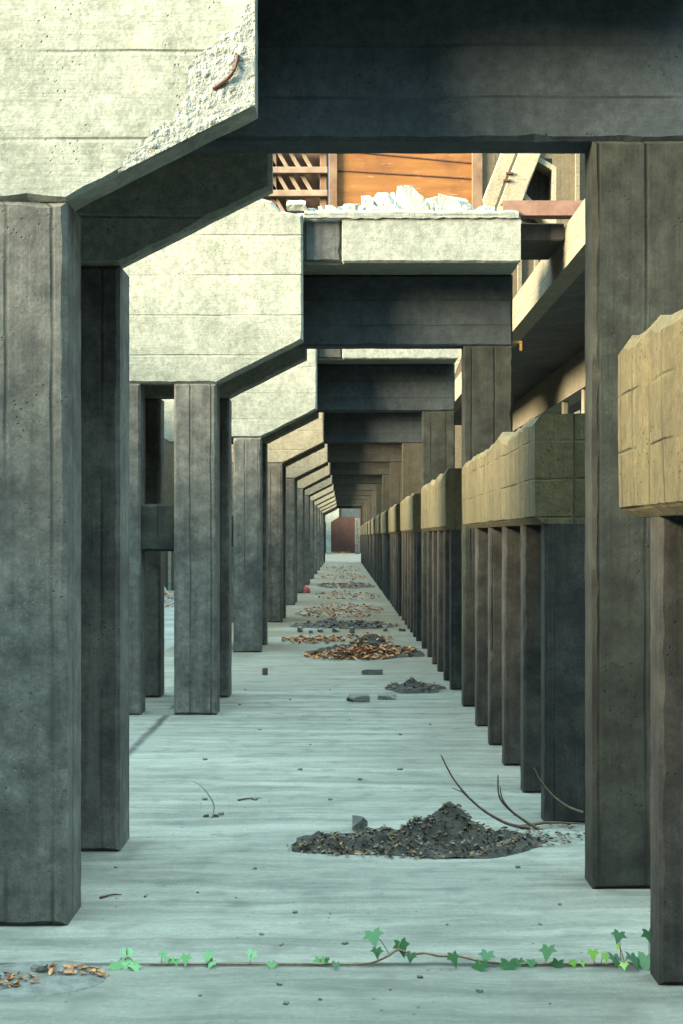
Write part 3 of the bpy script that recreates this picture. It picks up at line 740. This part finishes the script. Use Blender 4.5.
def ivy(name, label, path, leaves, stem_r, seed):
    rnd = random.Random(seed)
    base = path[0].copy(); base.z = 0
    root = thing(name, label, 'ivy', base)
    q = smooth_path([p-base for p in path], 7)
    bm = bmesh.new(); tube(bm, q, [stem_r*(1-.45*i/(len(q)-1)) for i in range(len(q))], 6)
    from_bm('stem', bm, M['stem'], root, (0, 0, 0), True)
    for (x, y, s, mk, fl) in leaves:
        Y = 5.2+rnd.uniform(-.03, .04)
        p = at(x, y, Y); p.z = max(p.z, .018)
        size = 1.22*s*Y/FPX
        l = ivy_leaf(p-base, size, PI+rnd.uniform(-.8, .8) if fl < 1 else rnd.uniform(-.8, .8), rnd.uniform(.7, 1.15) * (-1 if fl >= 1 else -1) if fl != 2 else .2, rnd.uniform(-.4, .4), M[mk], root)
        near = min(q, key=lambda v: (v-(p-base)).length+rnd.uniform(0, .01))
        bm = bmesh.new(); mid = (near+(p-base))/2+Vector((0, 0, .012))
        tube(bm, smooth_path([near, mid, p-base], 4), .0017, 5)
        from_bm('leaf_stalk', bm, M['stem'], l, -(l.location)+Vector((0, 0, 0)))
    return root
def zp(x, y, Y=5.22): p = at(x, y, Y); p.z = max(p.z, .008); return p
G, PL, LM = 'leaf', 'leafpale', 'leaflime'
ivy('ivy_vine', 'long trailing ivy vine with dark and lime leaves across the foreground floor',
    [zp(668, 960), zp(652, 964), zp(628, 963), zp(604, 967), zp(582, 966), zp(560, 969), zp(540, 967), zp(520, 968), zp(498, 963), zp(480, 961), zp(458, 956), zp(440, 956), zp(425, 953), zp(412, 954), zp(398, 950), zp(388, 956), zp(374, 962), zp(360, 967), zp(335, 966), zp(310, 970), zp(280, 968), zp(250, 970), zp(235, 967), zp(222, 969), zp(207, 964), zp(195, 967), zp(172, 966), zp(150, 969)],
    [(373, 934, 21, G, 0), (377, 950, 13, G, 0), (401, 944, 20, G, 0), (411, 955, 12, G, 0), (453, 956, 17, G, 0), (480, 966, 20, G, 0), (487, 954, 17, G, 0), (509, 964, 22, G, 0),
     (520, 966, 13, G, 0), (548, 949, 19, G, 0), (558, 968, 15, G, 0), (531, 968, 12, G, 0), (573, 962, 10, LM, 0), (582, 963, 9, LM, 0), (593, 952, 13, LM, 0), (605, 955, 13, LM, 0), (618, 945, 9, LM, 0),
     (614, 957, 18, G, 0), (619, 934, 15, G, 0), (632, 957, 22, G, 0), (646, 958, 24, G, 0), (649, 933, 19, G, 0), (624, 964, 10, LM, 0), (640, 966, 13, G, 0),
     (320, 963, 15, PL, 0), (327, 959, 9, G, 0), (336, 964, 9, G, 0), (272, 966, 11, PL, 0), (252, 953, 13, PL, 0), (209, 954, 15, PL, 0), (212, 962, 11, PL, 0), (186, 957, 14, PL, 0), (171, 964, 13, PL, 0), (163, 953, 12, PL, 0), (176, 960, 9, PL, 0)], .0055, 71)
ivy('ivy_sprig', 'pale green ivy sprig sprouting from the grit patch at left', [zp(112, 972), zp(120, 966), zp(126, 958), zp(127, 951)],
    [(116, 970, 16, PL, 0), (127, 951, 14, PL, 0), (121, 963, 13, PL, 0), (133, 963, 13, PL, 0), (126, 969, 19, PL, 0), (135, 971, 15, PL, 0)], .0035, 72)

# ------------------------------------------------------------------ light
SKY, SKY_LO, SKY_HI, SUNE, SUNA = 11.5, .3, .9, 36.0, 26
W = bpy.data.worlds.new('sky'); S.world = W; W.use_nodes = True
nt = W.node_tree; bg = nt.nodes['Background']
tc = nt.nodes.new('ShaderNodeTexCoord'); sx = nt.nodes.new('ShaderNodeSeparateXYZ'); nt.links.new(tc.outputs['Generated'], sx.inputs[0])
cr = nt.nodes.new('ShaderNodeValToRGB'); nt.links.new(sx.outputs[2], cr.inputs[0])
e = cr.color_ramp.elements
e[0].position = SKY_LO; e[0].color = (.02, .03, .035, 1); e[1].position = SKY_HI; e[1].color = (.53, .80, .87, 1)
nt.links.new(cr.outputs[0], bg.inputs[0]); bg.inputs[1].default_value = SKY
sl = bpy.data.lights.new('sun', 'SUN'); sl.energy = SUNE; sl.color = (1.0, .87, .60); sl.angle = math.radians(SUNA)
so = bpy.data.objects.new('sun', sl); C.objects.link(so)
SUN_EL, SUN_AZ = math.radians(18.5), math.radians(66)   # light travels to the right and a little away from the camera
d = Vector((math.sin(SUN_AZ)*math.cos(SUN_EL), math.cos(SUN_AZ)*math.cos(SUN_EL), -math.sin(SUN_EL)))
so.rotation_euler = d.to_track_quat('-Z', 'Y').to_euler(); so.location = (-10, -12, 14)

# ------------------------------------------------------------------ camera
cd = bpy.data.cameras.new('camera'); cam = bpy.data.objects.new('camera', cd); C.objects.link(cam)
cam.location = (0, 0, EYE); cam.rotation_euler = (PI/2, 0, 0)
cd.sensor_fit = 'VERTICAL'; cd.sensor_height = 36; cd.lens = 36*FPX/1024
cd.shift_x = (341.5-VX)/1024; cd.shift_y = (VY-512)/1024
cd.clip_end = 500
S.camera = cam
S.view_settings.view_transform = 'Standard'; S.view_settings.look = 'None'
S.view_settings.gamma = 1; S.view_settings.use_curve_mapping = False
S.view_settings.exposure = 0.0
